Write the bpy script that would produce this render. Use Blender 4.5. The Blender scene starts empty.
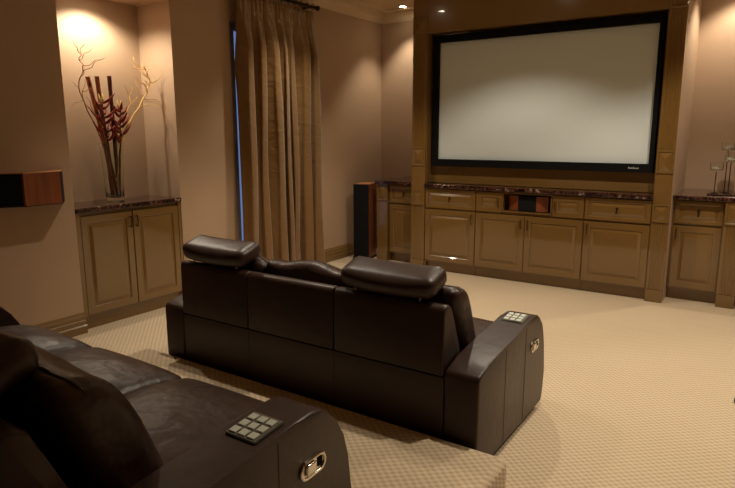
import bpy, bmesh, math, random
from mathutils import Vector, Matrix
C = bpy.context.scene.collection
PI = math.pi
random.seed(7)

# ------------------------------------------------------------------ materials
def mat(name, col, rough=0.5, metal=0.0, spec=0.5, coat=0.0, coat_rough=0.1, sheen=0.0, trans=0.0, ior=1.45,
        noise=None, bump=None, emit=None):
    m = bpy.data.materials.new(name); m.use_nodes = True
    nt = m.node_tree; b = nt.nodes['Principled BSDF']
    b.inputs['Base Color'].default_value = (*col, 1); b.inputs['Roughness'].default_value = rough
    b.inputs['Metallic'].default_value = metal; b.inputs['Specular IOR Level'].default_value = spec
    b.inputs['Coat Weight'].default_value = coat; b.inputs['Coat Roughness'].default_value = coat_rough
    b.inputs['Sheen Weight'].default_value = sheen; b.inputs['Transmission Weight'].default_value = trans
    b.inputs['IOR'].default_value = ior
    tc = nt.nodes.new('ShaderNodeTexCoord')
    if noise:                                   # (scale, amount, stretch)
        mp = nt.nodes.new('ShaderNodeMapping'); mp.inputs['Scale'].default_value = noise[2]
        n = nt.nodes.new('ShaderNodeTexNoise'); n.inputs['Scale'].default_value = noise[0]; n.inputs['Detail'].default_value = 4
        nt.links.new(tc.outputs['Object'], mp.inputs[0]); nt.links.new(mp.outputs[0], n.inputs['Vector'])
        r = nt.nodes.new('ShaderNodeValToRGB'); a = noise[1]
        r.color_ramp.elements[0].position = .3; r.color_ramp.elements[1].position = .7
        r.color_ramp.elements[0].color = (*[c * (1 - a) for c in col], 1)
        r.color_ramp.elements[1].color = (*[min(1, c * (1 + a)) for c in col], 1)
        nt.links.new(n.outputs['Fac'], r.inputs[0]); nt.links.new(r.outputs[0], b.inputs['Base Color'])
    if bump:                                    # (scale, strength, distance)
        n2 = nt.nodes.new('ShaderNodeTexNoise'); n2.inputs['Scale'].default_value = bump[0]; n2.inputs['Detail'].default_value = 3
        nt.links.new(tc.outputs['Object'], n2.inputs['Vector'])
        bp = nt.nodes.new('ShaderNodeBump'); bp.inputs['Strength'].default_value = bump[1]; bp.inputs['Distance'].default_value = bump[2]
        nt.links.new(n2.outputs['Fac'], bp.inputs['Height']); nt.links.new(bp.outputs[0], b.inputs['Normal'])
    if emit:
        b.inputs['Emission Color'].default_value = (*emit[0], 1); b.inputs['Emission Strength'].default_value = emit[1]
    return m

M = {}
M['wall'] = mat('wall_paint', (.455, .312, .203), .62, noise=(3, .03, (1, 1, 1)), bump=(180, .08, .001))
M['ceiling'] = mat('ceiling_paint', (.64, .50, .30), .7)
M['cornice'] = mat('cornice_paint', (.66, .52, .34), .55)
M['lacquer'] = mat('tan_lacquer', (.180, .097, .026), .2, coat=1.0, coat_rough=.035, noise=(2, .04, (1, 1, 1)))
M['skirting'] = mat('skirting_lacquer', (.20, .115, .042), .35, coat=.3, coat_rough=.15)
M['leather'] = mat('brown_leather', (.035, .0155, .0097), .42, spec=.5, coat=.04, coat_rough=.34, noise=(4, .18, (1, 1, 1)), bump=(16, .35, .006))
M['leather_soft'] = mat('soft_leather', (.040, .0178, .011), .42, spec=.5, noise=(4, .18, (1, 1, 1)), bump=(7, .55, .03))
M['seam'] = mat('leather_seam', (.018, .010, .008), .5)
M['black'] = mat('black_cloth', (.007, .007, .008), .85, spec=.2, bump=(500, .2, .001))
M['plinth'] = mat('black_plinth', (.01, .009, .008), .7)
M['chrome'] = mat('chrome', (.75, .72, .66), .16, metal=1)
M['bronze'] = mat('dark_bronze', (.09, .055, .03), .3, metal=.9)
M['frame'] = mat('black_velvet', (.004, .004, .0045), .8, spec=.15)
M['screen'] = mat('screen_fabric', (.60, .645, .64), .85, spec=.15)
M['logo'] = mat('logo_grey', (.45, .45, .43), .5)
M['cherry'] = mat('cherry_veneer', (.21, .055, .018), .3, coat=.3, noise=(5, .3, (6, 6, .6)))
M['cherry_lit'] = mat('cherry_lit_top', (.45, .20, .08), .35)  # lighter copy of the cherry, the lit look of speaker tops put into colour
M['button'] = mat('button_grey', (.62, .64, .55), .4)
M['bezel'] = mat('panel_bezel', (.17, .17, .14), .35, metal=.4)
M['glass'] = mat('clear_glass', (.95, .97, .95), .02, trans=1.0, ior=1.45)
M['rod'] = mat('rod_iron', (.03, .018, .012), .35, metal=.6)
M['red_petal'] = mat('red_petal', (.19, .012, .010), .6, noise=(20, .5, (1, 1, 1)))
M['stem'] = mat('stem_green', (.10, .075, .02), .5)
M['yellow_tip'] = mat('yellow_tip', (.55, .36, .05), .5)
M['rod_wood'] = mat('dark_stick', (.10, .025, .015), .5, noise=(12, .5, (4, 4, 1)))
M['rod_stripe'] = mat('striped_stick', (.26, .07, .03), .45, noise=(25, .7, (1, 1, 1)))
M['willow'] = mat('willow_gold_lit', (.80, .50, .14), .45)  # willow with the downlight's yellow brightness put into its colour
M['willow_brown'] = mat('willow_brown', (.34, .15, .05), .5)
M['lens'] = mat('lamp_lens', (1, .9, .75), .5, emit=((1, .86, .62), 55))
M['trim_white'] = mat('lamp_trim', (.62, .55, .42), .4)
M['white_wood'] = mat('window_paint', (.55, .46, .45), .5)
M['tray'] = mat('dark_tray', (.06, .02, .012), .25, coat=.4)
M['wax'] = mat('wax', (.75, .70, .58), .5)
M['dark_green'] = mat('dark_green_plastic', (.015, .025, .015), .4)

def granite():
    m = mat('granite', (.05, .03, .025), .12, coat=.3, coat_rough=.05)
    nt = m.node_tree; b = nt.nodes['Principled BSDF']
    tc = nt.nodes.new('ShaderNodeTexCoord')
    n = nt.nodes.new('ShaderNodeTexNoise'); n.inputs['Scale'].default_value = 9; n.inputs['Detail'].default_value = 8
    n.inputs['Distortion'].default_value = 1.2
    v = nt.nodes.new('ShaderNodeTexVoronoi'); v.inputs['Scale'].default_value = 38
    mx = nt.nodes.new('ShaderNodeMix'); mx.data_type = 'FLOAT'; mx.inputs[0].default_value = .28
    nt.links.new(tc.outputs['Object'], n.inputs['Vector']); nt.links.new(tc.outputs['Object'], v.inputs['Vector'])
    nt.links.new(n.outputs['Fac'], mx.inputs[2]); nt.links.new(v.outputs['Distance'], mx.inputs[3])
    r = nt.nodes.new('ShaderNodeValToRGB'); e = r.color_ramp.elements
    e[0].position = .36; e[0].color = (.008, .004, .004, 1); e[1].position = .50; e[1].color = (.035, .012, .009, 1)
    for p, c in ((.545, (.16, .06, .04, 1)), (.57, (.02, .010, .008, 1)), (.63, (.02, .011, .009, 1)), (.66, (.42, .30, .22, 1)), (.70, (.05, .025, .02, 1))):
        q = e.new(p); q.color = c
    nt.links.new(mx.outputs[0], r.inputs[0]); nt.links.new(r.outputs[0], b.inputs['Base Color'])
    return m
M['granite'] = granite()

def carpet():
    m = mat('woven_carpet', (.42, .32, .20), .95, spec=.1, sheen=.2)
    nt = m.node_tree; b = nt.nodes['Principled BSDF']; L = nt.links
    g = nt.nodes.new('ShaderNodeNewGeometry'); s = nt.nodes.new('ShaderNodeSeparateXYZ'); L.new(g.outputs['Position'], s.inputs[0])
    def math_(op, a, bb=None):
        n = nt.nodes.new('ShaderNodeMath'); n.operation = op
        for i, x in enumerate((a, bb)):
            if x is None: continue
            if isinstance(x, (int, float)): n.inputs[i].default_value = x
            else: L.new(x, n.inputs[i])
        return n.outputs[0]
    ns = nt.nodes.new('ShaderNodeTexNoise'); ns.inputs['Scale'].default_value = 30; L.new(g.outputs['Position'], ns.inputs['Vector'])
    jit = math_('MULTIPLY', math_('SUBTRACT', ns.outputs['Fac'], .5), 1.2)
    k = 2 * PI / .040
    zx = math_('ADD', s.outputs['X'], s.outputs['Z']); zy = math_('ADD', s.outputs['Y'], s.outputs['Z'])
    sx = math_('SINE', math_('ADD', math_('MULTIPLY', zx, k), jit))
    sy = math_('SINE', math_('ADD', math_('MULTIPLY', zy, k * 1.15), jit))
    pr = math_('MULTIPLY', sx, sy)                                  # basket weave, -1..1
    h = math_('ADD', math_('MULTIPLY', pr, .5), .5)
    fine = nt.nodes.new('ShaderNodeTexNoise'); fine.inputs['Scale'].default_value = 260; fine.inputs['Detail'].default_value = 2
    L.new(g.outputs['Position'], fine.inputs['Vector'])
    big = nt.nodes.new('ShaderNodeTexNoise'); big.inputs['Scale'].default_value = 2.0; L.new(g.outputs['Position'], big.inputs['Vector'])
    hh = math_('ADD', math_('ADD', math_('MULTIPLY', h, .75), math_('MULTIPLY', fine.outputs['Fac'], .35)), math_('MULTIPLY', big.outputs['Fac'], .15))
    r = nt.nodes.new('ShaderNodeValToRGB'); e = r.color_ramp.elements
    e[0].position = .15; e[0].color = (.40, .29, .18, 1); e[1].position = .85; e[1].color = (.62, .49, .335, 1)
    L.new(hh, r.inputs[0]); L.new(r.outputs[0], b.inputs['Base Color'])
    bp = nt.nodes.new('ShaderNodeBump'); bp.inputs['Strength'].default_value = .55; bp.inputs['Distance'].default_value = .005
    L.new(hh, bp.inputs['Height']); L.new(bp.outputs[0], b.inputs['Normal'])
    return m
M['carpet'] = carpet()

def silk():
    m = mat('gold_silk', (.20, .103, .028), .34, spec=.6, sheen=.3)
    nt = m.node_tree; b = nt.nodes['Principled BSDF']; L = nt.links
    tc = nt.nodes.new('ShaderNodeTexCoord'); mp = nt.nodes.new('ShaderNodeMapping'); mp.inputs['Scale'].default_value = (1, 1, 2.2)
    n = nt.nodes.new('ShaderNodeTexNoise'); n.inputs['Scale'].default_value = 7; n.inputs['Detail'].default_value = 3; n.inputs['Distortion'].default_value = .6
    L.new(tc.outputs['Object'], mp.inputs[0]); L.new(mp.outputs[0], n.inputs['Vector'])
    bp = nt.nodes.new('ShaderNodeBump'); bp.inputs['Strength'].default_value = .5; bp.inputs['Distance'].default_value = .02
    L.new(n.outputs['Fac'], bp.inputs['Height']); L.new(bp.outputs[0], b.inputs['Normal'])
    return m
M['silk'] = silk()

# ------------------------------------------------------------------ helpers
def link(name, me, m, parent=None):
    o = bpy.data.objects.new(name, me); C.objects.link(o)
    if m is not None: me.materials.append(m)
    if parent is not None: o.parent = parent
    return o
def obj(name, bm, m, parent=None, smooth=False, auto=None):
    bmesh.ops.recalc_face_normals(bm, faces=bm.faces[:])
    me = bpy.data.meshes.new(name); bm.to_mesh(me); bm.free()
    if smooth:
        for p in me.polygons: p.use_smooth = True
        if auto is not None:
            me.set_sharp_from_angle(angle=math.radians(auto))
    return link(name, me, m, parent)
def thing(name, label, cat, loc=(0, 0, 0), rz=0, group=None, parent=None):
    o = bpy.data.objects.new(name, None); C.objects.link(o); o.location = loc; o.rotation_euler = (0, 0, rz)
    o.empty_display_size = .1
    o['label'] = label; o['category'] = cat
    if group: o['group'] = group
    return o
def tag(o, label, cat, group=None):
    o['label'] = label; o['category'] = cat
    if group: o['group'] = group
    return o
def struct(name, bm, m, parent=None, smooth=False):
    o = obj(name, bm, m, parent, smooth)
    if parent is None: o['kind'] = 'structure'
    return o
def box(bm, x0, x1, y0, y1, z0, z1):
    v = [bm.verts.new(p) for p in ((x0,y0,z0),(x1,y0,z0),(x1,y1,z0),(x0,y1,z0),(x0,y0,z1),(x1,y0,z1),(x1,y1,z1),(x0,y1,z1))]
    for f in ((0,3,2,1),(4,5,6,7),(0,1,5,4),(1,2,6,5),(2,3,7,6),(3,0,4,7)): bm.faces.new([v[i] for i in f])
def boxes(*bs, bevel=0, seg=2):
    bm = bmesh.new()
    for b in bs: box(bm, *b)
    if bevel: bmesh.ops.bevel(bm, geom=bm.edges[:], offset=bevel, segments=seg, profile=.5, affect='EDGES')
    return bm
def extrude_poly(pts, axis, a0, a1, bevel=0, seg=2):
    """pts: 2-D outline; axis 'x' -> pts are (y,z); 'z' -> (x,y); 'y' -> (x,z)"""
    bm = bmesh.new()
    def P(p, a): return {'x': (a, p[0], p[1]), 'z': (p[0], p[1], a), 'y': (p[0], a, p[1])}[axis]
    A = [bm.verts.new(P(p, a0)) for p in pts]; B = [bm.verts.new(P(p, a1)) for p in pts]; n = len(pts)
    bm.faces.new(A); bm.faces.new(B[::-1])
    rims = []
    for i in range(n):
        f = bm.faces.new((A[i], B[i], B[(i+1) % n], A[(i+1) % n]))
    if bevel:
        ed = [e for e in bm.edges if (e.verts[0] in A and e.verts[1] in A) or (e.verts[0] in B and e.verts[1] in B)]
        bmesh.ops.bevel(bm, geom=ed, offset=bevel, segments=seg, profile=.5, affect='EDGES')
    return bm
def rbox(bm, cx, cy, cz, sx, sy, sz, r, n=10, bulge=(0, 0, 0), deform=None):
    """rounded, optionally puffed box"""
    tmp = bmesh.new(); bmesh.ops.create_cube(tmp, size=2)
    bmesh.ops.subdivide_edges(tmp, edges=tmp.edges[:], cuts=n, use_grid_fill=True)
    h = Vector((sx/2, sy/2, sz/2)); vm = {}
    for v in tmp.verts:
        # concentrate samples near the edges so that the rounding is smooth
        u = Vector([math.copysign(abs(c) ** .75, c) for c in v.co])
        p = Vector((u.x*h.x, u.y*h.y, u.z*h.z))
        inner = Vector([max(-(h[i]-r), min(h[i]-r, p[i])) for i in range(3)])
        d = p - inner
        if d.length > 1e-9: p = inner + d.normalized() * r
        q = Vector((p.x/h.x, p.y/h.y, p.z/h.z))
        for i in range(3):
            j, k = [t for t in range(3) if t != i]
            w = max(0, 1-q[j]**2) * max(0, 1-q[k]**2)
            p[i] += math.copysign(bulge[i]*w, q[i]) * min(1, abs(q[i])*1.0) if abs(q[i]) > 1e-6 else 0
        if deform: p = deform(p, q)
        vm[v] = bm.verts.new(p + Vector((cx, cy, cz)))
    for f in tmp.faces: bm.faces.new([vm[v] for v in f.verts])
    tmp.free()
def cyl(bm, p0, p1, r0, r1=None, n=16, caps=True):
    r1 = r0 if r1 is None else r1
    p0, p1 = Vector(p0), Vector(p1); d = (p1-p0).normalized()
    a = d.orthogonal().normalized(); b = d.cross(a)
    A = [bm.verts.new(p0 + (a*math.cos(t)+b*math.sin(t))*r0) for t in [2*PI*i/n for i in range(n)]]
    B = [bm.verts.new(p1 + (a*math.cos(t)+b*math.sin(t))*r1) for t in [2*PI*i/n for i in range(n)]]
    for i in range(n): bm.faces.new((A[i], A[(i+1) % n], B[(i+1) % n], B[i]))
    if caps: bm.faces.new(A[::-1]); bm.faces.new(B)
def tube(bm, pts, rad, n=8):
    pts = [Vector(p) for p in pts]; rings = []
    rs = rad if isinstance(rad, (list, tuple)) else [rad]*len(pts)
    for i, p in enumerate(pts):
        d = (pts[min(i+1, len(pts)-1)] - pts[max(i-1, 0)]).normalized()
        a = d.cross(Vector((.3, .8, .52))).normalized(); b = d.cross(a)
        rings.append([bm.verts.new(p + (a*math.cos(t)+b*math.sin(t))*rs[i]) for t in [2*PI*j/n for j in range(n)]])
    for A, B in zip(rings, rings[1:]):
        for j in range(n): bm.faces.new((A[j], A[(j+1) % n], B[(j+1) % n], B[j]))
    bm.faces.new(rings[0][::-1]); bm.faces.new(rings[-1])
def lathe(bm, prof, cx=0, cy=0, cz=0, n=32):
    rings = []
    for r, z in prof:
        if r < 1e-6: rings.append([bm.verts.new((cx, cy, cz+z))])
        else: rings.append([bm.verts.new((cx+r*math.cos(2*PI*i/n), cy+r*math.sin(2*PI*i/n), cz+z)) for i in range(n)])
    for A, B in zip(rings, rings[1:]):
        for i in range(n):
            j = (i+1) % n
            if len(A) == 1 and len(B) == 1: continue
            if len(A) == 1: bm.faces.new((A[0], B[i], B[j]))
            elif len(B) == 1: bm.faces.new((A[i], A[j], B[0]))
            else: bm.faces.new((A[i], A[j], B[j], B[i]))
def ring_loft(bm, loops):
    L = [[bm.verts.new(p) for p in lp] for lp in loops]
    for A, B in zip(L, L[1:]):
        n = len(A)
        for i in range(n): bm.faces.new((A[i], A[(i+1) % n], B[(i+1) % n], B[i]))
    bm.faces.new(L[0][::-1]); bm.faces.new(L[-1])
def copy_tree(o, parent=None):
    c = o.copy(); C.objects.link(c); c.parent = parent
    for ch in [q for q in bpy.data.objects if q.parent == o]: copy_tree(ch, c)
    return c

# ------------------------------------------------------------------ room
XL, XN, YW, YF, ZCe, XR, YB = -4.05, -4.465, 6.36, 5.467, 2.84, 2.9, -3.6
NY0, NY1, NZ = 2.32, 3.245, 2.465          # niche
WY0, WY1, WZ0, WZ1 = 3.875, 4.90, .18, 2.40  # window opening
struct('floor', boxes((XL-.6, XR+.2, YB-.2, YW+.2, -.12, 0)), M['carpet'])
struct('ceiling', boxes((XL-.6, XR+.2, YB-.2, YW+.2, ZCe, ZCe+.12)), M['ceiling'])
WT = XL-.16
bm = boxes((WT, XL, YB, NY0, 0, ZCe), (WT, XL, NY1, WY0, 0, ZCe), (WT, XL, WY1, YW, 0, ZCe),
           (WT, XL, WY0, WY1, 0, WZ0), (WT, XL, WY0, WY1, WZ1, ZCe), (XN-.05, XL, NY0, NY1, NZ, ZCe),
           (XN-.1, XN, NY0-.1, NY1+.1, 0, NZ), (XN, WT, NY0-.1, NY0, 0, NZ), (XN, WT, NY1, NY1+.1, 0, NZ))
struct('wall_left', bm, M['wall'])
struct('wall_back', boxes((XL-.16, XR, YW, YW+.15, 0, ZCe)), M['wall'])
struct('wall_right', boxes((XR, XR+.15, YB, YW, 0, ZCe)), M['wall'])
struct('wall_rear', boxes((XL, XR, YB-.15, YB, 0, ZCe)), M['wall'])
# projecting chimney-like core that carries the screen
struct('wall_screen', boxes((-3.085, -2.941, YF+.02, YW, 0, ZCe), (-.770, -.6375, YF+.02, YW, 0, ZCe),
                            (-2.941, -.770, 5.63, YW, 0, ZCe)), M['wall'])
# cornice: profile (distance from wall, z)
def cornice(name, p0, p1, nrm):
    prof = [(0, 2.725), (.012, 2.725), (.018, 2.742), (.03, 2.752), (.05, 2.785), (.085, 2.805), (.10, 2.812), (.104, 2.822), (.19, 2.824), (.20, 2.839), (0, 2.839)]
    p0, p1, nrm = Vector(p0), Vector(p1), Vector(nrm); bm = bmesh.new()
    A = [bm.verts.new((p0.x+nrm.x*d, p0.y+nrm.y*d, z)) for d, z in prof]; B = [bm.verts.new((p1.x+nrm.x*d, p1.y+nrm.y*d, z)) for d, z in prof]
    n = len(prof)
    for i in range(n): bm.faces.new((A[i], A[(i+1) % n], B[(i+1) % n], B[i]))
    bm.faces.new(A); bm.faces.new(B[::-1])
    return struct(name, bm, M['cornice'])
cornice('trim_1', (XL, YB, 0), (XL, YW, 0), (1, 0, 0))
cornice('trim_2', (XL, YW, 0), (-3.086, YW, 0), (0, -1, 0))
cornice('trim_3', (-.6365, YW, 0), (XR, YW, 0), (0, -1, 0))
def skirting(name, p0, p1, nrm):
    prof = [(0, .001), (.034, .001), (.034, .055), (.028, .063), (.026, .092), (.020, .098), (.018, .118), (.010, .135), (.006, .146), (0, .148)]
    p0, p1, nrm = Vector(p0), Vector(p1), Vector(nrm); bm = bmesh.new()
    A = [bm.verts.new((p0.x+nrm.x*d, p0.y+nrm.y*d, z)) for d, z in prof]; B = [bm.verts.new((p1.x+nrm.x*d, p1.y+nrm.y*d, z)) for d, z in prof]
    n = len(prof)
    for i in range(n): bm.faces.new((A[i], A[(i+1) % n], B[(i+1) % n], B[i]))
    bm.faces.new(A); bm.faces.new(B[::-1])
    return struct(name, bm, M['skirting'])
skirting('baseboard_left', (XL, NY1+.003, 0), (XL, YW, 0), (1, 0, 0))
skirting('baseboard_niche', (XL, YB, 0), (XL, NY0-.003, 0), (1, 0, 0))
skirting('baseboard_back', (XL+.035, YW, 0), (-3.64, YW, 0), (0, -1, 0))

# carpeted platform under the rear sofa
bm = bmesh.new()
rx0, rx1, ry0, ry1, rz = -3.0, -.735, -.7, 2.10, .17
prof = [(ry1, .001), (ry1, rz-.03), (ry1-.004, rz-.016), (ry1-.012, rz-.006), (ry1-.026, rz), (ry0, rz), (ry0, .001)]
bm = bmesh.new(); box(bm, rx0, rx1, ry0, ry1, .001, rz)
ed = [e for e in bm.edges if all(v.co.z > .1 for v in e.verts) or abs(e.verts[0].co.z-e.verts[1].co.z) > .1]
bmesh.ops.bevel(bm, geom=ed, offset=.028, segments=4, profile=.5, affect='EDGES')
struct('riser_platform', bm, M['carpet'], smooth=False)

# window in the left wall, mostly behind the curtain
FW = .125
w = bpy.data.objects.new('window_1', None); C.objects.link(w); w['kind'] = 'structure'
obj('window_frame', boxes((XL-.13, XL-.08, WY0+.002, WY0+FW, WZ0+.002, WZ1-.002), (XL-.13, XL-.08, WY1-.05, WY1-.002, WZ0+.002, WZ1-.002),
    (XL-.13, XL-.08, WY0+FW, WY1-.05, WZ0+.002, WZ0+.05), (XL-.13, XL-.08, WY0+FW, WY1-.05, WZ1-.05, WZ1-.002),
    (XL-.125, XL-.085, 4.33, 4.37, WZ0+.05, WZ1-.05)), M['white_wood'], w)
obj('window_pane', boxes((XL-.108, XL-.102, WY0+FW, WY1-.05, WZ0+.05, WZ1-.05)), M['glass'], w)

# ------------------------------------------------------------------ cabinetry
def panel_door(bm, x0, x1, z0, z1, y, t=.02, st=.055):
    """raised-panel front; front face at y, body behind it"""
    def R(i, d): return [(x0+i, y+d, z0+i), (x1-i, y+d, z0+i), (x1-i, y+d, z1-i), (x0+i, y+d, z1-i)]
    st = min(st, (x1-x0)*.2, (z1-z0)*.26)
    ring_loft(bm, [R(0, t), R(0, .003), R(.003, 0), R(st-.006, 0), R(st, .003), R(st+.002, .009), R(st+.008, .009), R(st+.030, .002), R(st+.034, .0015)])
def bar_handle(bm, x, z, y, L=.075, horiz=False):
    if horiz: a, b = (x-L/2, z), (x+L/2, z)
    else: a, b = (x, z-L/2), (x, z+L/2)
    yy = y-.024
    for p in (a, b): cyl(bm, (p[0], y-.0005, p[1]), (p[0], yy, p[1]), .0045, n=8)
    e = .008
    if horiz: tube(bm, [(a[0]-e, yy, z), (x-L*.2, yy-.002, z), (x, yy-.004, z), (x+L*.2, yy-.002, z), (b[0]+e, yy, z)], [.004, .005, .006, .005, .004], 8)
    else: tube(bm, [(x, yy, a[1]-e), (x, yy-.002, z-L*.2), (x, yy-.004, z), (x, yy-.002, z+L*.2), (x, yy, b[1]+e)], [.004, .005, .006, .005, .004], 8)
def knob_drop(bm, x, z, y):
    cyl(bm, (x, y-.0005, z+.012), (x, y-.018, z+.012), .005, n=8)
    lathe2 = [(x, y-.018, z+.022), (x, y-.021, z), (x, y-.02, z-.03)]
    tube(bm, lathe2, [.005, .004, .008], 8)
    cyl(bm, (x, y-.0005, z+.012), (x, y-.003, z+.012), .011, n=12)
def add_door(root, x0, x1, z0, z1, y, hx, hz, label=None):
    bm = bmesh.new(); panel_door(bm, x0, x1, z0, z1, y); d = obj('door', bm, M['lacquer'], root)
    bm = bmesh.new(); bar_handle(bm, hx, hz, y); obj('handle', bm, M['bronze'], d, True, 40)
    return d
def add_drawer(root, x0, x1, z0, z1, y):
    bm = bmesh.new(); panel_door(bm, x0, x1, z0, z1, y, st=.035); d = obj('drawer', bm, M['lacquer'], root)
    bm = bmesh.new(); knob_drop(bm, (x0+x1)/2, (z0+z1)/2, y); obj('handle', bm, M['bronze'], d, True, 40)
    return d
def cab_box(root, W, D, H, kick=.1, kd=.06, hole=None):
    """carcass in local coords: x 0..W, y 0 (front) .. D, z 0..H"""
    bs = [(0, W, .022, .040, kick, H)] if not hole else []
    g = .001
    if hole:
        hx0, hx1, hz0, hz1 = hole
        bs = [(0, hx0, .022, .04, kick, H), (hx1, W, .022, .04, kick, H), (hx0, hx1, .022, .04, kick, hz0), (hx0, hx1, .022, .04, hz1, H),
              (hx0, hx1, .04, D-.02, hz0-.015, hz0), (hx0, hx1, .04, D-.02, hz1, hz1+.015)]
    bs += [(0, .018, .04, D, kick, H), (W-.018, W, .04, D, kick, H), (.018, W-.018, D-.015, D, kick, H), (.018, W-.018, .04, D-.015, kick, kick+.018)]
    obj('body', boxes(*bs), M['lacquer'], root)
    obj('toe_kick', boxes((g, W-g, kd, kd+.018, .001, kick-.001)), M['lacquer'], root)

y0 = 5.487   # front of the doors below the screen
H = .878
# left unit of the media wall
t = thing('base_cabinet', 'tan lacquered cabinet below left end of the projection screen, one drawer over one door', 'cabinet', (-2.939, y0-.02+.0, 0))
W = -2.371+2.939
cab_box(t, W-.001, .16, H)
add_drawer(t, .006, W-.004, .672, .868, 0)
add_door(t, .006, W-.004, .115, .655, 0, W-.035, .585)
# centre unit
t = thing('base_cabinet', 'wide tan lacquered cabinet below screen centre, with open speaker bay between two small doors', 'cabinet', (-2.370, y0-.02, 0))
W2 = -1.326+2.370
hx0, hx1 = .272, .755
cab_box(t, W2, .16, H, hole=(hx0+.012, hx1-.012, .695, .862))
add_door(t, .004, hx0-.004, .672, .868, 0, hx0-.03, .77)
add_door(t, hx1+.004, W2-.004, .672, .868, 0, hx1+.032, .77)
add_door(t, .004, .501, .115, .655, 0, .470, .575)
add_door(t, .506, W2-.004, .115, .655, 0, .538, .575)
bm = bmesh.new()
for b in ((hx0, hx1, 0, .021, .684, .696), (hx0, hx1, 0, .021, .861, .872), (hx0, hx0+.012, 0, .021, .696, .861), (hx1-.012, hx1, 0, .021, .696, .861)): box(bm, *b)
obj('bay_frame', bm, M['lacquer'], t)
# right unit
t = thing('base_cabinet', 'tan lacquered cabinet below right end of the projection screen, one drawer over one door', 'cabinet', (-1.325, y0-.02, 0))
W3 = -.773+1.325
cab_box(t, W3, .16, H)
add_drawer(t, .004, W3-.006, .672, .868, 0)
add_door(t, .004, W3-.006, .115, .655, 0, .035, .585)
# centre speaker in the bay
cx = -1.857
t = thing('centre_speaker', 'low centre speaker with black grille and cherry wood flanks inside open cabinet bay', 'speaker', (cx, 5.485, .6965))
obj('grille', boxes((-.085, .085, 0, .02, .004, .145), bevel=.004), M['black'], t)
for s in (-1, 1):
    bm = extrude_poly([(s*.088, .006), (s*.088, .13), (s*.19, .13), (s*.19, .045)], 'z', .004, .145)
    obj('side_panel', bm, M['cherry'], t)
obj('housing', boxes((-.0875, .0875, .021, .13, .004, .14)), M['plinth'], t)

# pilasters -----------------------------------------------------------
def fluted(w, d, n=5, fw=None):
    m = .018; pts = [(0, d), (0, 0), (m, 0)]
    fw = (w-2*m)/n
    for i in range(n):
        a = m+i*fw+fw*.14; r = fw*.36
        for k in range(7):
            th = PI*k/6; pts.append((a+r-r*math.cos(th), math.sin(th)*r*.7))
    pts += [(w-m, 0), (w, 0), (w, d)]
    return pts
def pilaster(label, x, y, w, d, segs):
    t = thing('pilaster', label, 'pilaster', (x, y, 0))
    for kind, z0, z1 in segs:
        if kind == 'flute': obj('fluted_shaft', extrude_poly(fluted(w, d), 'z', z0+.0005, z1-.0005), M['lacquer'], t)
        elif kind == 'plain': obj('shaft', boxes((0, w, 0, d, z0+.0005, z1-.0005)), M['lacquer'], t)
        elif kind == 'plinth': obj('plinth', boxes((-.0005, w+.0005, -.010, d, z0+.001, z1-.0005), bevel=.003), M['lacquer'], t)
        elif kind == 'block':
            bm = bmesh.new()
            def R(i, dd): return [(i, dd, z0+i+.0005), (w-i, dd, z0+i+.0005), (w-i, dd, z1-i-.0005), (i, dd, z1-i-.0005)]
            ring_loft(bm, [R(0, d), R(0, -.007), R(.003, -.009), R(.014, -.009), R(.017, -.003), R(.020, -.003), R(w/2-.004, -.016)])
            obj('block', bm, M['lacquer'], t)
    return t
full = [('plinth', 0, .108), ('flute', .108, .69), ('block', .69, .845), ('plain', .845, 1.10), ('block', 1.10, 1.29), ('flute', 1.29, 2.40), ('block', 2.40, 2.56), ('plain', 2.56, 2.72)]
pilaster('tall fluted tan pilaster on the left side of the projection screen', -3.0995, YF, .1585, .019, full)
pilaster('tall fluted tan pilaster on the right side of the projection screen', -.7715, YF, .134, .019, full)
short = [('plinth', 0, .108), ('flute', .108, .69), ('block', .69, .878)]
pilaster('short tan pilaster at left corner cabinet beside the tower speaker', -3.626, 5.615, .135, .06, [('plinth', 0, .108), ('plain', .108, .69), ('block', .69, .878)])
pilaster('short fluted tan pilaster on the right of the right side cabinet', -.250, 5.60, .135, .06, short)
# header + recess lining
t = thing('screen_surround', 'glossy tan lacquered header and recess panel around the projection screen', 'panelling', (0, 0, 0))
obj('header', boxes((-2.940, -.772, YF, YF+.02, 2.400, 2.72)), M['lacquer'], t)
obj('top_cap', boxes((-3.0995, -.6375, YF, YF+.019, 2.7205, 2.738)), M['lacquer'], t)
obj('soffit', boxes((-2.940, -.772, YF+.0205, 5.60, 2.400, 2.415)), M['lacquer'], t)
obj('back_panel', boxes((-2.940, -.772, 5.603, 5.62, .925, 2.399)), M['lacquer'], t)
obj('reveal', boxes((-2.940, -2.934, YF+.021, 5.602, .925, 2.399)), M['lacquer'], t)
obj('reveal', boxes((-.778, -.772, YF+.021, 5.602, .925, 2.399)), M['lacquer'], t)

# counters -----------------------------------------------------------
def counter(label, b):
    bm = boxes(b, bevel=.006, seg=3); return tag(obj('countertop', bm, M['granite']), label, 'countertop')
counter('long dark granite counter under the projection screen', (-2.940, -.772, 5.440, 5.602, .880, .920))
counter('short dark granite counter left of the screen behind tower speaker', (-3.64, -3.10, 5.580, YW-.001, .880, .915))
counter('dark granite counter right of the screen with candle holders', (-.6365, .60, 5.580, YW-.001, .880, .915))
counter('dark granite shelf top of the niche cabinet under the glass vase', (XN+.001, XL+.012, NY0+.001, NY1-.001, .872, .908))

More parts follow.
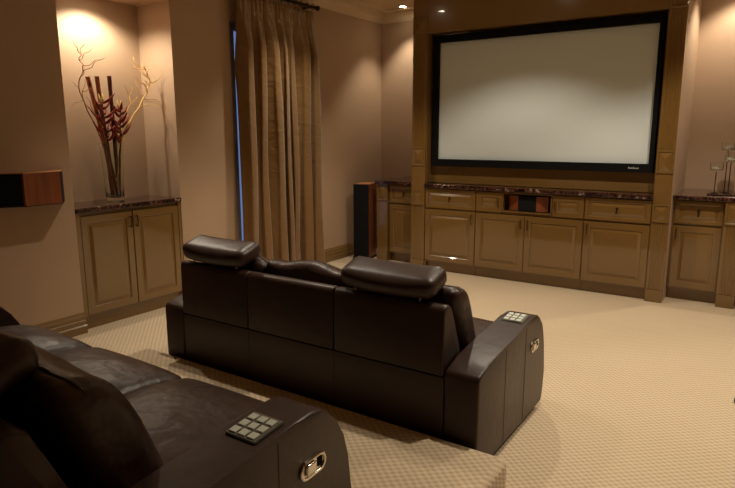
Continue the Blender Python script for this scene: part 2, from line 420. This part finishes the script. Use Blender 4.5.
# side cabinets ------------------------------------------------------
t = thing('base_cabinet', 'narrow tan cabinet left of the screen, partly behind the left pilaster', 'cabinet', (-3.49, 5.640, 0))
cab_box(t, .385, .70, .878); add_drawer(t, .012, .38, .672, .868, 0); add_door(t, .012, .38, .115, .655, 0, .345, .585)
obj('side_panel', boxes((-.134, -.002, .04, .70, .001, .878)), M['lacquer'], t)
t = thing('base_cabinet', 'tan cabinet right of the screen below the candle holders', 'cabinet', (-.636, 5.640, 0))
cab_box(t, .385, .70, .878); add_drawer(t, .018, .375, .672, .868, 0); add_door(t, .018, .375, .115, .655, 0, .042, .585)
t = thing('base_cabinet', 'tan cabinet to the right of the short fluted pilaster', 'cabinet', (-.110, 5.640, 0))
cab_box(t, .70, .70, .878); add_drawer(t, .01, .69, .672, .868, 0); add_door(t, .01, .69, .115, .655, 0, .04, .585)

# niche cabinet (front faces +x): local x -> world y, local -y -> world +x
t = thing('niche_cabinet', 'two-door tan lacquered cabinet built into the lit niche under the vase', 'cabinet', (XL-.004, NY0+.002, 0), PI/2)
Wn = NY1-NY0-.004
cab_box(t, Wn, .40, .871, kick=.10, kd=.035)
add_door(t, .036, Wn/2-.003, .112, .845, 0, Wn/2-.028, .765)
add_door(t, Wn/2+.003, Wn-.03, .112, .845, 0, Wn/2+.028, .765)
obj('stile', boxes((0, .033, 0, .021, .102, .870)), M['lacquer'], t)
obj('stile', boxes((Wn-.027, Wn, 0, .021, .102, .870)), M['lacquer'], t)

# ------------------------------------------------------------------ projection screen
t = thing('projection_screen', 'large blank white projection screen with black frame on the far wall', 'screen', (-1.858, 5.60, 1.75))
sx0, sx1, sz0, sz1 = -1.045, 1.056, -.652, .634
fw, fr, ft = .055, .040, .066
obj('frame', boxes((sx0, sx1, -.062, -.002, sz1-ft, sz1), (sx0, sx1, -.062, -.002, sz0, sz0+.072),
    (sx0, sx0+fw, -.062, -.002, sz0+.072, sz1-ft), (sx1-fr, sx1, -.062, -.002, sz0+.072, sz1-ft)), M['frame'], t)
obj('screen_surface', boxes((sx0+fw+.0005, sx1-fr-.0005, -.02, -.012, sz0+.0725, sz1-ft-.0005)), M['screen'], t)
bm = bmesh.new()
x = .86
for i, wd in enumerate((.011, .009, .010, .013, .010, .009, .010)):       # small pale maker's mark at the lower right of the frame
    box(bm, x, x+wd*.8, -.0635, -.0622, sz0+.030, sz0+.030+(.014 if i in (0, 3) else .010)); x += wd+.002
obj('logo', bm, M['logo'], t)

# ------------------------------------------------------------------ sofa
SW = 1.96
def make_sofa(label):
    s = thing('recliner_sofa', label, 'sofa')
    ap = [(0, .035), (0, .435), (.004, .452), (.016, .464), (.11, .487), (.28, .508), (.46, .524), (.62, .540), (.69, .543), (.735, .535), (.77, .513), (.80, .475), (.836, .42), (.858, .345), (.872, .2), (.868, .1), (.858, .055), (.84, .035)]
    for i, x in enumerate((0, SW-.155)):
        a = obj('arm', extrude_poly(ap, 'x', x, x+.155, bevel=.010, seg=4), M['leather'], s, True, 50)
        xo = x-.0008 if i == 0 else x+.155
        for yy, zt in ((.30, .492), (.56, .518)): obj('seam', boxes((xo, xo+.0009, yy-.0014, yy+.0014, .045, zt)), M['seam'], a)
        # control panel
        def top(y): return .540 + (y-.62)*.045/.16*.25
        c = bmesh.new(); box(c, x+.026, x+.130, .560, .668, 0, .006)
        bmesh.ops.bevel(c, geom=c.edges[:], offset=.0025, segments=2, affect='EDGES')
        for v in c.verts: v.co.z += .527 + (v.co.y-.50)*.104
        p = obj('control_panel', c, M['bezel'], a)
        for r in range(3):
            for q in range(3):
                b = bmesh.new(); X = x+.0330+q*.0310; Y = .5675+r*.032
                box(b, X, X+.0240, Y, Y+.0250, .0055, .0095)
                bmesh.ops.bevel(b, geom=b.edges[:], offset=.0015, segments=1, affect='EDGES')
                for v in b.verts: v.co.z += .527 + (v.co.y-.50)*.104
                obj('button', b, M['button'], p)
        # recessed release handle on the outer side
        sg = -1 if i == 0 else 1; xs = x if i == 0 else x+.155
        bm = bmesh.new()
        cyc, czc, L, R_ = .690, .392, .026, .025
        def cap(rr, dx):
            pts = []
            for k in range(12):
                th = -PI/2 + PI*k/11; pts.append((xs+dx*sg, cyc+L+rr*math.cos(th), czc+rr*math.sin(th)))
            for k in range(12):
                th = PI/2 + PI*k/11; pts.append((xs+dx*sg, cyc-L+rr*math.cos(th), czc+rr*math.sin(th)))
            # lean the slot up towards the front
            return [(p[0], cyc+(p[1]-cyc)*math.cos(.02)-(p[2]-czc)*math.sin(.02), czc+(p[1]-cyc)*math.sin(.02)+(p[2]-czc)*math.cos(.02)) for p in pts]
        loops = [cap(R_+.003, .0002), cap(R_+.003, .004), cap(R_, .006), cap(R_-.005, .005), cap(R_-.007, .0012)]
        ring_loft(bm, loops); e = obj('release_bezel', bm, M['chrome'], a, True, 40)
        bm = bmesh.new(); rbox(bm, xs+sg*.006, cyc-.012, czc, .008, .040, .032, .0035, 4); obj('release_lever', bm, M['chrome'], e, True)
        bm = bmesh.new(); rbox(bm, xs+sg*.003, cyc+.028, czc+.002, .003, .018, .026, .001, 2); obj('release_slot', bm, M['black'], e)
    obj('base', boxes((.02, SW-.02, .03, .80, .001, .034)), M['plinth'], s)
    # lower back apron, three stitched fields
    bm = bmesh.new(); rbox(bm, SW/2, .052, .232, SW-.314, .10, .392, .012, 8)
    ap_o = obj('back_apron', bm, M['leather'], s, True, 50)
    DV = [.157, .672, 1.228, 1.803]
    for x in DV[1:3]: obj('seam', boxes((x-.0012, x+.0012, .0008, .0022, .045, .42)), M['seam'], ap_o)
    # seat body under the cushions
    obj('seat_base', boxes((.158, SW-.158, .104, .80, .035, .27)), M['leather'], s)
    for i in range(3):
        x0, x1 = DV[i], DV[i+1]; cxx = (x0+x1)/2; w = x1-x0
        # back panel: thin at the top, thicker at the bottom
        pr = [(.0, .434), (.0, .70), (.004, .716), (.014, .728), (.030, .733), (.050, .730), (.068, .716), (.090, .66), (.150, .52), (.175, .44), (.17, .434)]
        obj('back_panel', extrude_poly(pr, 'x', x0+.0025, x1-.0025, bevel=.009, seg=3), M['leather'], s, True, 50)
        # back cushion, plump and leaning
        def dfm(p, q, i=i):
            z = p.z; p = p.copy()
            p.y += -.065*q.z + .018*math.sin(q.x*7+i*2)*(1-abs(q.z))*.35
            if q.y > 0: p.y -= .035*max(0, q.z)**2
            p.z += .010*math.sin(q.x*5+i)*max(0, q.z) - .010*q.x*q.x*max(0, q.z)
            return p
        bm = bmesh.new(); rbox(bm, cxx, .250, .607, w-.004, .165, .350, .052, 12, bulge=(.0, .022, .012), deform=dfm)
        cu = obj('back_cushion', bm, M['leather_soft'], s, True)
        # piping across the cushion
        pts = []
        for k in range(17):
            u = -1+2*k/16; pts.append((cxx+u*(w/2-.03), .262+.012*(1-u*u), .785-.018*u*u+.010*math.sin(u*5+i)))
        # seat cushion
        def dfs(p, q):
            p = p.copy()
            if q.y > .3: p.z -= .035*((q.y-.3)/.7)**2*(1 if q.z > 0 else 0)
            return p
        bm = bmesh.new(); rbox(bm, cxx, .560, .358, w-.006, .67, .168, .050, 12, bulge=(0, .014, .028), deform=dfs)
        obj('seat_cushion', bm, M['leather_soft'], s, True)
        # folded footrest at the front
        bm = bmesh.new(); rbox(bm, cxx, .822, .165, w-.01, .04, .235, .014, 6, bulge=(0, .008, 0)); obj('footrest', bm, M['leather'], s, True)
        if i != 1:
            hx = .410 if i == 0 else 1.502
            def dfh(p, q):
                p = p.copy(); sag = .012*(1-q.x*q.x)
                p.z -= sag
                p.z += .026*q.y                       # tips up towards the front
                p.y -= .012*q.z
                return p
            bm = bmesh.new(); rbox(bm, hx, .078, .811, .475, .155, .088, .034, 12, bulge=(.006, .012, .010), deform=dfh)
            h = obj('headrest', bm, M['leather'], s, True)
            for dx in (-.165, .165):
                bm = bmesh.new(); cyl(bm, (hx+dx, .030, .700), (hx+dx, .034, .775), .0055, n=12)
                obj('headrest_post', bm, M['chrome'], h, True, 40)
    return s
sofa = make_sofa('three-seat dark brown leather recliner sofa on the main floor, seen from behind')
sofa.location = (-2.836, 2.112, 0)
s2 = copy_tree(sofa)
s2.location = (-.925-SW, .428, rz+.0005)
for hr in [q for q in bpy.data.objects if q.parent == s2 and q.name.startswith('headrest')]: hr.location = (-.04, 0, -.01)
for ar in [q for q in bpy.data.objects if q.parent == s2 and q.name.startswith('arm')]:
    for cp in [q for q in bpy.data.objects if q.parent == ar and q.name.startswith('control_panel')]: cp.location = (0, -.055, -.0045)
s2['label'] = 'nearest dark brown leather recliner sofa on the carpeted platform in the foreground'

# ------------------------------------------------------------------ curtain and rod
def curtain():
    bm = bmesh.new(); ny, nz = 300, 60; ya, yb = 3.865, 4.905; zt, zb = 2.625, .03
    rnd = random.Random(3); NF = 7
    ph = [rnd.uniform(-.5, .5) for _ in range(20)]
    am = [rnd.uniform(.55, 1.35) for _ in range(20)]
    V = []
    for j in range(nz+1):
        v = j/nz; z = zt+(zb-zt)*v; row = []
        for i in range(ny+1):
            u = i/ny
            f = min(NF-.001, max(0, u + .028*math.sin(2*PI*u*1.6+.6) + .016*math.sin(2*PI*u*3.1+2) - .028*math.sin(.6) - .016*math.sin(2))*NF); k = int(f)
            a = am[k]*(1-(f-k)) + am[k+1]*(f-k)
            base = math.sin(2*PI*f + ph[k]*(1-(f-k)) + ph[k+1]*(f-k) + .35*math.sin(v*2.3+k))
            deep = .080*a*min(1, .12+max(0, v-.035)*7)
            top = max(0, 1-v*14)
            pinch = .012*math.sin(2*PI*f*3)*top
            x = -3.935 + deep*(1.9*abs(math.sin(PI*f + .5*(ph[k]*(1-(f-k)) + ph[k+1]*(f-k)) + .25*math.sin(v*2.3+2*u)))**.55-.95) + pinch + .008*math.sin(9*v+u*23)
            y = ya+(yb-ya)*u + .018*math.sin(4*PI*f)*min(1, v*3) + .012*math.sin(v*4+u*9) + .015*v*(u-.3)
            row.append(bm.verts.new((x, y, z)))
        V.append(row)
    for j in range(nz):
        for i in range(ny): bm.faces.new((V[j][i], V[j][i+1], V[j+1][i+1], V[j+1][i]))
    return bm
t = thing('curtain', 'floor-length pleated olive gold silk curtain over the left wall window', 'curtain', (0, 0, 0))
o = obj('drape', curtain(), M['silk'], t, True)
md = o.modifiers.new('Solidify', 'SOLIDIFY'); md.thickness = .003
for k in range(12):
    bm = bmesh.new()
    yy = 3.90+k*(1.0/11)
    bmt = [( -3.935+.020*math.cos(a), yy, 2.672+.026*math.sin(a)) for a in [2*PI*i/14 for i in range(15)]]
    tube(bm, bmt, .0035, 6)
    obj('curtain_ring', bm, M['rod'], t, True)
t = thing('curtain_rod', 'dark metal curtain rod with ball finials above the gold curtain', 'curtain rod', (-3.935, 4.4, 2.672))
bm = bmesh.new(); cyl(bm, (0, -.68, 0), (0, .55, 0), .014, n=16); obj('pole', bm, M['rod'], t, True, 40)
for s in (-1, 1):
    bm = bmesh.new(); e = .55 if s > 0 else -.68
    tube(bm, [(0, e, 0), (0, e+s*.008, 0), (0, e+s*.012, 0), (0, e+s*.022, 0), (0, e+s*.034, 0), (0, e+s*.046, 0), (0, e+s*.052, 0)], [.02, .021, .012, .023, .027, .018, .004], 14)
    obj('finial', bm, M['rod'], t, True)
    yb_ = .50 if s > 0 else -.62
    bm = bmesh.new(); cyl(bm, (-.114, yb_, -.0), (-.015, yb_, 0), .007, n=10); cyl(bm, (-.1145, yb_, 0), (-.108, yb_, 0), .025, n=16); obj('bracket', bm, M['rod'], t, True, 40)

# ------------------------------------------------------------------ speakers
t = thing('tower_speaker', 'tall black floorstanding speaker with cherry wood sides in the far left corner', 'speaker', (-3.876, 5.50, 0))
t.rotation_euler = (0, 0, .22)
obj('cabinet', boxes((0, .188, .014, .26, .03, .868), bevel=.003), M['cherry'], t)
obj('grille', boxes((.001, .187, 0, .0135, .032, .866), bevel=.004), M['black'], t)
obj('top_plate', boxes((.01, .178, .03, .25, .8685, .872)), M['cherry_lit'], t)
obj('base', boxes((-.006, .194, -.004, .266, .001, .0295), bevel=.004), M['plinth'], t)

t = thing('wall_speaker', 'cherry wood surround speaker with angled black grilles mounted on the left wall', 'speaker', (XL+.002, 2.0, .98))
pts = [(0, -.30), (.155, -.085), (.155, .150), (0, .262)]     # (x, y) outline, front panel parallel to the wall
core = extrude_poly([(0, -.16), (.160, -.087), (.160, .150), (0, .19)], 'z', 0, .205)
obj('front_panel', core, M['cherry'], t)
obj('grille', extrude_poly([(.002, -.30), (.150, -.0875), (.157, -.0875), (.0, -.162)], 'z', .004, .201), M['black'], t)
obj('grille', extrude_poly([(.002, .19), (.157, .152), (.150, .162), (.002, .255)], 'z', .004, .201), M['black'], t)
obj('top_cap', extrude_poly([(0, -.30), (.161, -.0875), (.161, .153), (0, .257)], 'z', .2055, .210), M['cherry_lit'], t)  # lit top edge painted by the lighter cherry
obj('bottom_cap', extrude_poly([(0, -.30), (.161, -.0875), (.161, .153), (0, .257)], 'z', -.005, -.0005), M['plinth'], t)

# ------------------------------------------------------------------ vase and dried arrangement
VX, VY, VZ = -4.27, 2.79, .9085
bm = bmesh.new()
lathe(bm, [(0, 0), (.060, 0), (.066, .004), (.068, .03), (.072, .15), (.079, .32), (.087, .455), (.0835, .455), (.0755, .32), (.0685, .15), (.064, .045), (.055, .030), (0, .028)], n=48)
tag(obj('vase', bm, M['glass'], smooth=True, auto=40), 'tall clear glass vase holding dried branches on the niche counter', 'vase')
bpy.data.objects['vase'].location = (VX, VY, VZ)
def at(dy, z, dx=0): return (VX+dx, VY+dy, z)
def stick(name, label, b, tp, r, m):
    bm = bmesh.new(); b, tp = Vector(b), Vector(tp); n = 7
    pts = [b.lerp(tp, i/n) for i in range(n+1)]
    tube(bm, pts, [r*(1+.08*math.sin(i*2.1)) for i in range(n+1)], 12)
    tag(obj(name, bm, m, smooth=True, auto=50), label, 'stick')
stick('wooden_stick', 'leftmost of three thick dried sticks in the glass vase', at(.02, .945, .014), at(-.150, 1.850, .0), .016, M['rod_stripe'])
stick('wooden_stick', 'middle of three thick dried sticks, pale mottled, in the glass vase', at(.0, .945, -.03), at(-.062, 1.860, -.02), .016, M['rod_stripe'])
stick('wooden_stick', 'rightmost of three thick sticks in the glass vase, plain dark brown', at(.035, .945, .0), at(.015, 1.866, .02), .015, M['rod_wood'])
def heliconia(label, b, tp, seed, h0, h1):
    rr = random.Random(seed); t = thing('heliconia', label, 'dried flower', b)
    b, tp = Vector(b), Vector(tp); d = tp-b
    bm = bmesh.new(); tube(bm, [d*(i/8)+Vector((.004*math.sin(i), .004*math.cos(i*1.3), 0)) for i in range(9)], .006, 8); obj('stem', bm, M['stem'], t, True)
    N = 14
    bm = bmesh.new()
    for k in range(N):
        f = (h0+(h1-h0)*k/(N-1)-b.z)/d.z; p = d*f
        ang = k*2.4+rr.uniform(-.3, .3); L = .135*(1-.45*k/(N-1))*rr.uniform(.85, 1.15)
        out = Vector((math.cos(ang)*.6, math.sin(ang), .0)).normalized()
        if rr.random() < .3: out.y = math.copysign(1, out.y)
        # a bract: boat-shaped, curving up
        pts = []; rad = []
        for i in range(8):
            s_ = i/7; pts.append(p + out*(L*.85*s_) + Vector((0, 0, L*(.15*s_+.75*s_*s_)))); rad.append(.0125*math.sin(PI*(.12+.86*s_))**.8*(1-.35*s_)+.0006)
        tube(bm, pts, rad, 8)
    obj('bract', bm, M['red_petal'], t, True)
    bm = bmesh.new()
    for k in range(3):
        f = (h1-.03-b.z)/d.z; p = d*f; ang = k*2.1
        tube(bm, [p, p+Vector((.01*math.cos(ang), .014*math.sin(ang), .05)), p+Vector((.014*math.cos(ang), .02*math.sin(ang), .10))], [.006, .007, .001], 6)
    obj('tip', bm, M['yellow_tip'], t, True)
heliconia('dried red heliconia on the left in the glass vase', at(.0, .945, .02), at(-.085, 1.70, .045), 5, 1.38, 1.66)
heliconia('dried red heliconia on the right in the glass vase', at(.02, .945, .03), at(.075, 1.66, .05), 9, 1.36, 1.62)
def willow(label, main, seed, m, r=.0055, twigs=9, L=.22):
    rr = random.Random(seed); bm = bmesh.new()
    P = [Vector(p) for p in main]; pts = []
    def cr(a, b, c, d, t): return .5*((2*b)+(-a+c)*t+(2*a-5*b+4*c-d)*t*t+(-a+3*b-3*c+d)*t**3)
    for i in range(len(P)-1):
        a = P[max(i-1, 0)]; b = P[i]; c = P[i+1]; d = P[min(i+2, len(P)-1)]
        for k in range(8): pts.append(cr(a, b, c, d, k/8))
    pts.append(P[-1]); n = len(pts)
    for i, p in enumerate(pts):
        w = .008*i/n; pts[i] = p+Vector((w*math.sin(i*.9+seed), w*math.sin(i*1.1), w*.5*math.cos(i*.8)))
    tube(bm, pts, [r*(1-.75*i/n)+.0008 for i in range(n)], 7)
    for k in range(twigs):
        i = int(n*(.45+.5*k/twigs)); p = pts[i].copy(); d = (pts[min(i+1, n-1)]-pts[i-1]).normalized()
        side = Vector((rr.uniform(-.25, .35), rr.choice((-1, 1))*rr.uniform(.5, 1), rr.uniform(-.1, .8))).normalized(); q = [p]; LL = L*rr.uniform(.5, 1)
        dd = (d*.5+side).normalized()
        for s_ in range(12):
            dd = (dd+Vector((rr.uniform(-.2, .2), .42*math.sin(s_*1.1+k*1.7+seed), .25*math.cos(s_*.9+k))) ).normalized(); q.append(q[-1]+dd*LL/12)
        q = [Vector((min(v.x, -4.10) if v.x > -4.10 else max(v.x, XN+.02), min(max(v.y, NY0+.02), NY1-.02), v.z)) for v in q]
        tube(bm, q, [.0036*(1-.7*s_/12) for s_ in range(13)], 5)
    tag(obj('willow_branch', bm, m, smooth=True), label, 'branch')
willow('curly willow branch curving up to the left out of the vase', [at(-.01, .945, -.01), at(-.06, 1.36, -.02), at(-.17, 1.60, .0), at(-.225, 1.78, .0), at(-.19, 1.90, .02), at(-.21, 1.98, .02), at(-.16, 2.08, .0)], 2, M['willow_brown'], twigs=6, L=.20)
willow('golden curly willow branch arching right out of the vase with lit twigs', [at(.01, .945, .0), at(.07, 1.37, .03), at(.19, 1.58, .05), at(.30, 1.74, .06), at(.345, 1.86, .06), at(.30, 1.97, .05)], 4, M['willow'], r=.008, twigs=15, L=.22)
willow('slender brown willow branch at the far left edge of the vase arrangement', [at(-.02, .945, .02), at(-.06, 1.35, .04), at(-.15, 1.55, .07), at(-.25, 1.68, .08), at(-.21, 1.82, .07)], 8, M['willow_brown'], r=.004, twigs=4, L=.16)
willow('thin golden willow twig rising beside the dark stick in the vase', [at(.03, .945, -.02), at(.07, 1.36, -.02), at(.13, 1.52, .0), at(.20, 1.66, -.02), at(.24, 1.80, -.03)], 11, M['willow'], r=.004, twigs=5, L=.14)

# ------------------------------------------------------------------ candle holders on the right counter
tx, ty = -.29, 5.86
bm = boxes((-.115, .20, -.11, .16, 0, .012), bevel=.004); o = tag(obj('tray', bm, M['tray']), 'dark red brown tray under the three glass candle holders', 'tray'); o.location = (tx, ty, .9155)
for lab, x, y, h in (('lowest and leftmost of the three stemmed glass tealight holders', -.355, 5.82, .19), ('tallest of the three stemmed glass tealight holders', -.290, 5.925, .355), ('rightmost stemmed glass tealight holder, middle height', -.255, 5.815, .265)):
    t = thing('candle_holder', lab, 'candle holder', (x, y, .928))
    bm = bmesh.new(); lathe(bm, [(0, 0), (.028, 0), (.028, .004), (.005, .008), (.004, .02), (.0038, h-.004), (.012, h), (0, h)], n=20); obj('stem', bm, M['bronze'], t, True, 40)
    bm = bmesh.new(); lathe(bm, [(0, h+.0005), (.046, h+.0005), (.050, h+.006), (.052, h+.072), (.046, h+.072), (.046, h+.016), (.042, h+.012), (0, h+.012)], n=24); cu = obj('glass_cup', bm, M['glass'], t, True, 40)
    bm = bmesh.new(); lathe(bm, [(0, h+.013), (.038, h+.013), (.038, h+.036), (0, h+.034)], n=20); obj('tealight', bm, M['wax'], t, True, 40)
# small dark thing on the carpet at the right border of the picture
bm = bmesh.new(); rbox(bm, 0, 0, .012, .10, .035, .022, .010, 6)
o = tag(obj('dark_object', bm, M['dark_green'], smooth=True), 'small dark object lying on the carpet at right edge', 'small object'); o.location = (.025, 3.59, .001)

# ------------------------------------------------------------------ downlights
def downlight(label, x, y, z, power, ang, tilt=(0, 0), col=(1, .89, .71), blend=.35, lens=None, group='recessed ceiling downlights'):
    t = thing('downlight', label, 'downlight', (x, y, z), group=group)
    bm = bmesh.new(); lathe(bm, [(.034, -.001), (.052, -.001), (.055, -.004), (.052, -.007), (.036, -.006), (.034, -.004)], n=32)
    bmf = bm; vs = bm.verts[:]
    obj('trim_ring', bm, M['trim_white'], t, True, 40)
    bm = bmesh.new(); lathe(bm, [(0, -.0045), (.034, -.0045), (.034, -.002), (0, -.002)], n=24); obj('lens', bm, M['lens'], t)
    d = bpy.data.lights.new('downlight_lamp', 'SPOT'); d.energy = power; d.color = col; d.spot_size = math.radians(ang); d.spot_blend = blend; d.shadow_soft_size = .03
    l = bpy.data.objects.new('lamp', d); C.objects.link(l); l.parent = t; l.location = (0, 0, -.03); l.rotation_euler = (math.radians(tilt[0]), math.radians(tilt[1]), 0)
Z = ZCe
downlight('ceiling downlight in the far left corner, its lamp visible', -3.60, 6.10, Z, 42, 88, blend=.6)
downlight('ceiling downlight at the far right, above the candle holders', -.25, 6.05, Z, 58, 108, blend=.5)
downlight('ceiling downlight right in front of the screen centre', -1.90, 4.36, Z, 78, 114, blend=.4)
downlight('ceiling downlight in front of the left end of the screen', -3.35, 4.36, Z, 85, 96, blend=.9)
downlight('ceiling downlight in front of the right end of the screen', -.25, 4.36, Z, 78, 114, blend=.4)
downlight('ceiling downlight over the open carpet on the right', 1.30, 4.36, Z, 80, 110)
downlight('ceiling downlight above the left seat of the front sofa', -2.75, 2.68, Z, 80, 98, blend=.8)
downlight('ceiling downlight above the right arm of the front sofa', -.74, 2.68, Z, 105, 98)
downlight('ceiling downlight over the right side aisle', 1.00, 2.75, Z, 90, 84)
downlight('small downlight in the niche ceiling over the vase', -4.24, 2.76, NZ, 46, 144, blend=.6, group='niche lights')

# daylight through the window
wd = bpy.data.worlds.new('World'); bpy.context.scene.world = wd; wd.use_nodes = True
bg = wd.node_tree.nodes['Background']; bg.inputs[0].default_value = (.23, .36, .76, 1); bg.inputs[1].default_value = .55

# ------------------------------------------------------------------ camera
f_px, yaw, pitch, roll = 593.86, 33.80, 10.54, -.108
cd = bpy.data.cameras.new('camera'); cam = bpy.data.objects.new('camera', cd); C.objects.link(cam)
cd.sensor_fit = 'HORIZONTAL'; cd.sensor_width = 36; cd.lens = f_px*36/735; cd.clip_start = .02
ya, pi_, ro = map(math.radians, (yaw, pitch, roll))
F = Vector((-math.sin(ya)*math.cos(pi_), math.cos(ya)*math.cos(pi_), -math.sin(pi_)))
R = Vector((math.cos(ya), math.sin(ya), 0)); U = R.cross(F)
R2 = R*math.cos(ro)+U*math.sin(ro); U2 = -R*math.sin(ro)+U*math.cos(ro)
m = Matrix.Identity(4)
for i in range(3): m[i][0] = R2[i]; m[i][1] = U2[i]; m[i][2] = -F[i]
m[0][3], m[1][3], m[2][3] = 0, 0, 1.4303
cam.matrix_world = m
s = bpy.context.scene; s.camera = cam
s.view_settings.view_transform = 'Standard'; s.view_settings.look = 'None'; s.view_settings.exposure = 0; s.view_settings.gamma = 1
s.view_settings.use_curve_mapping = False
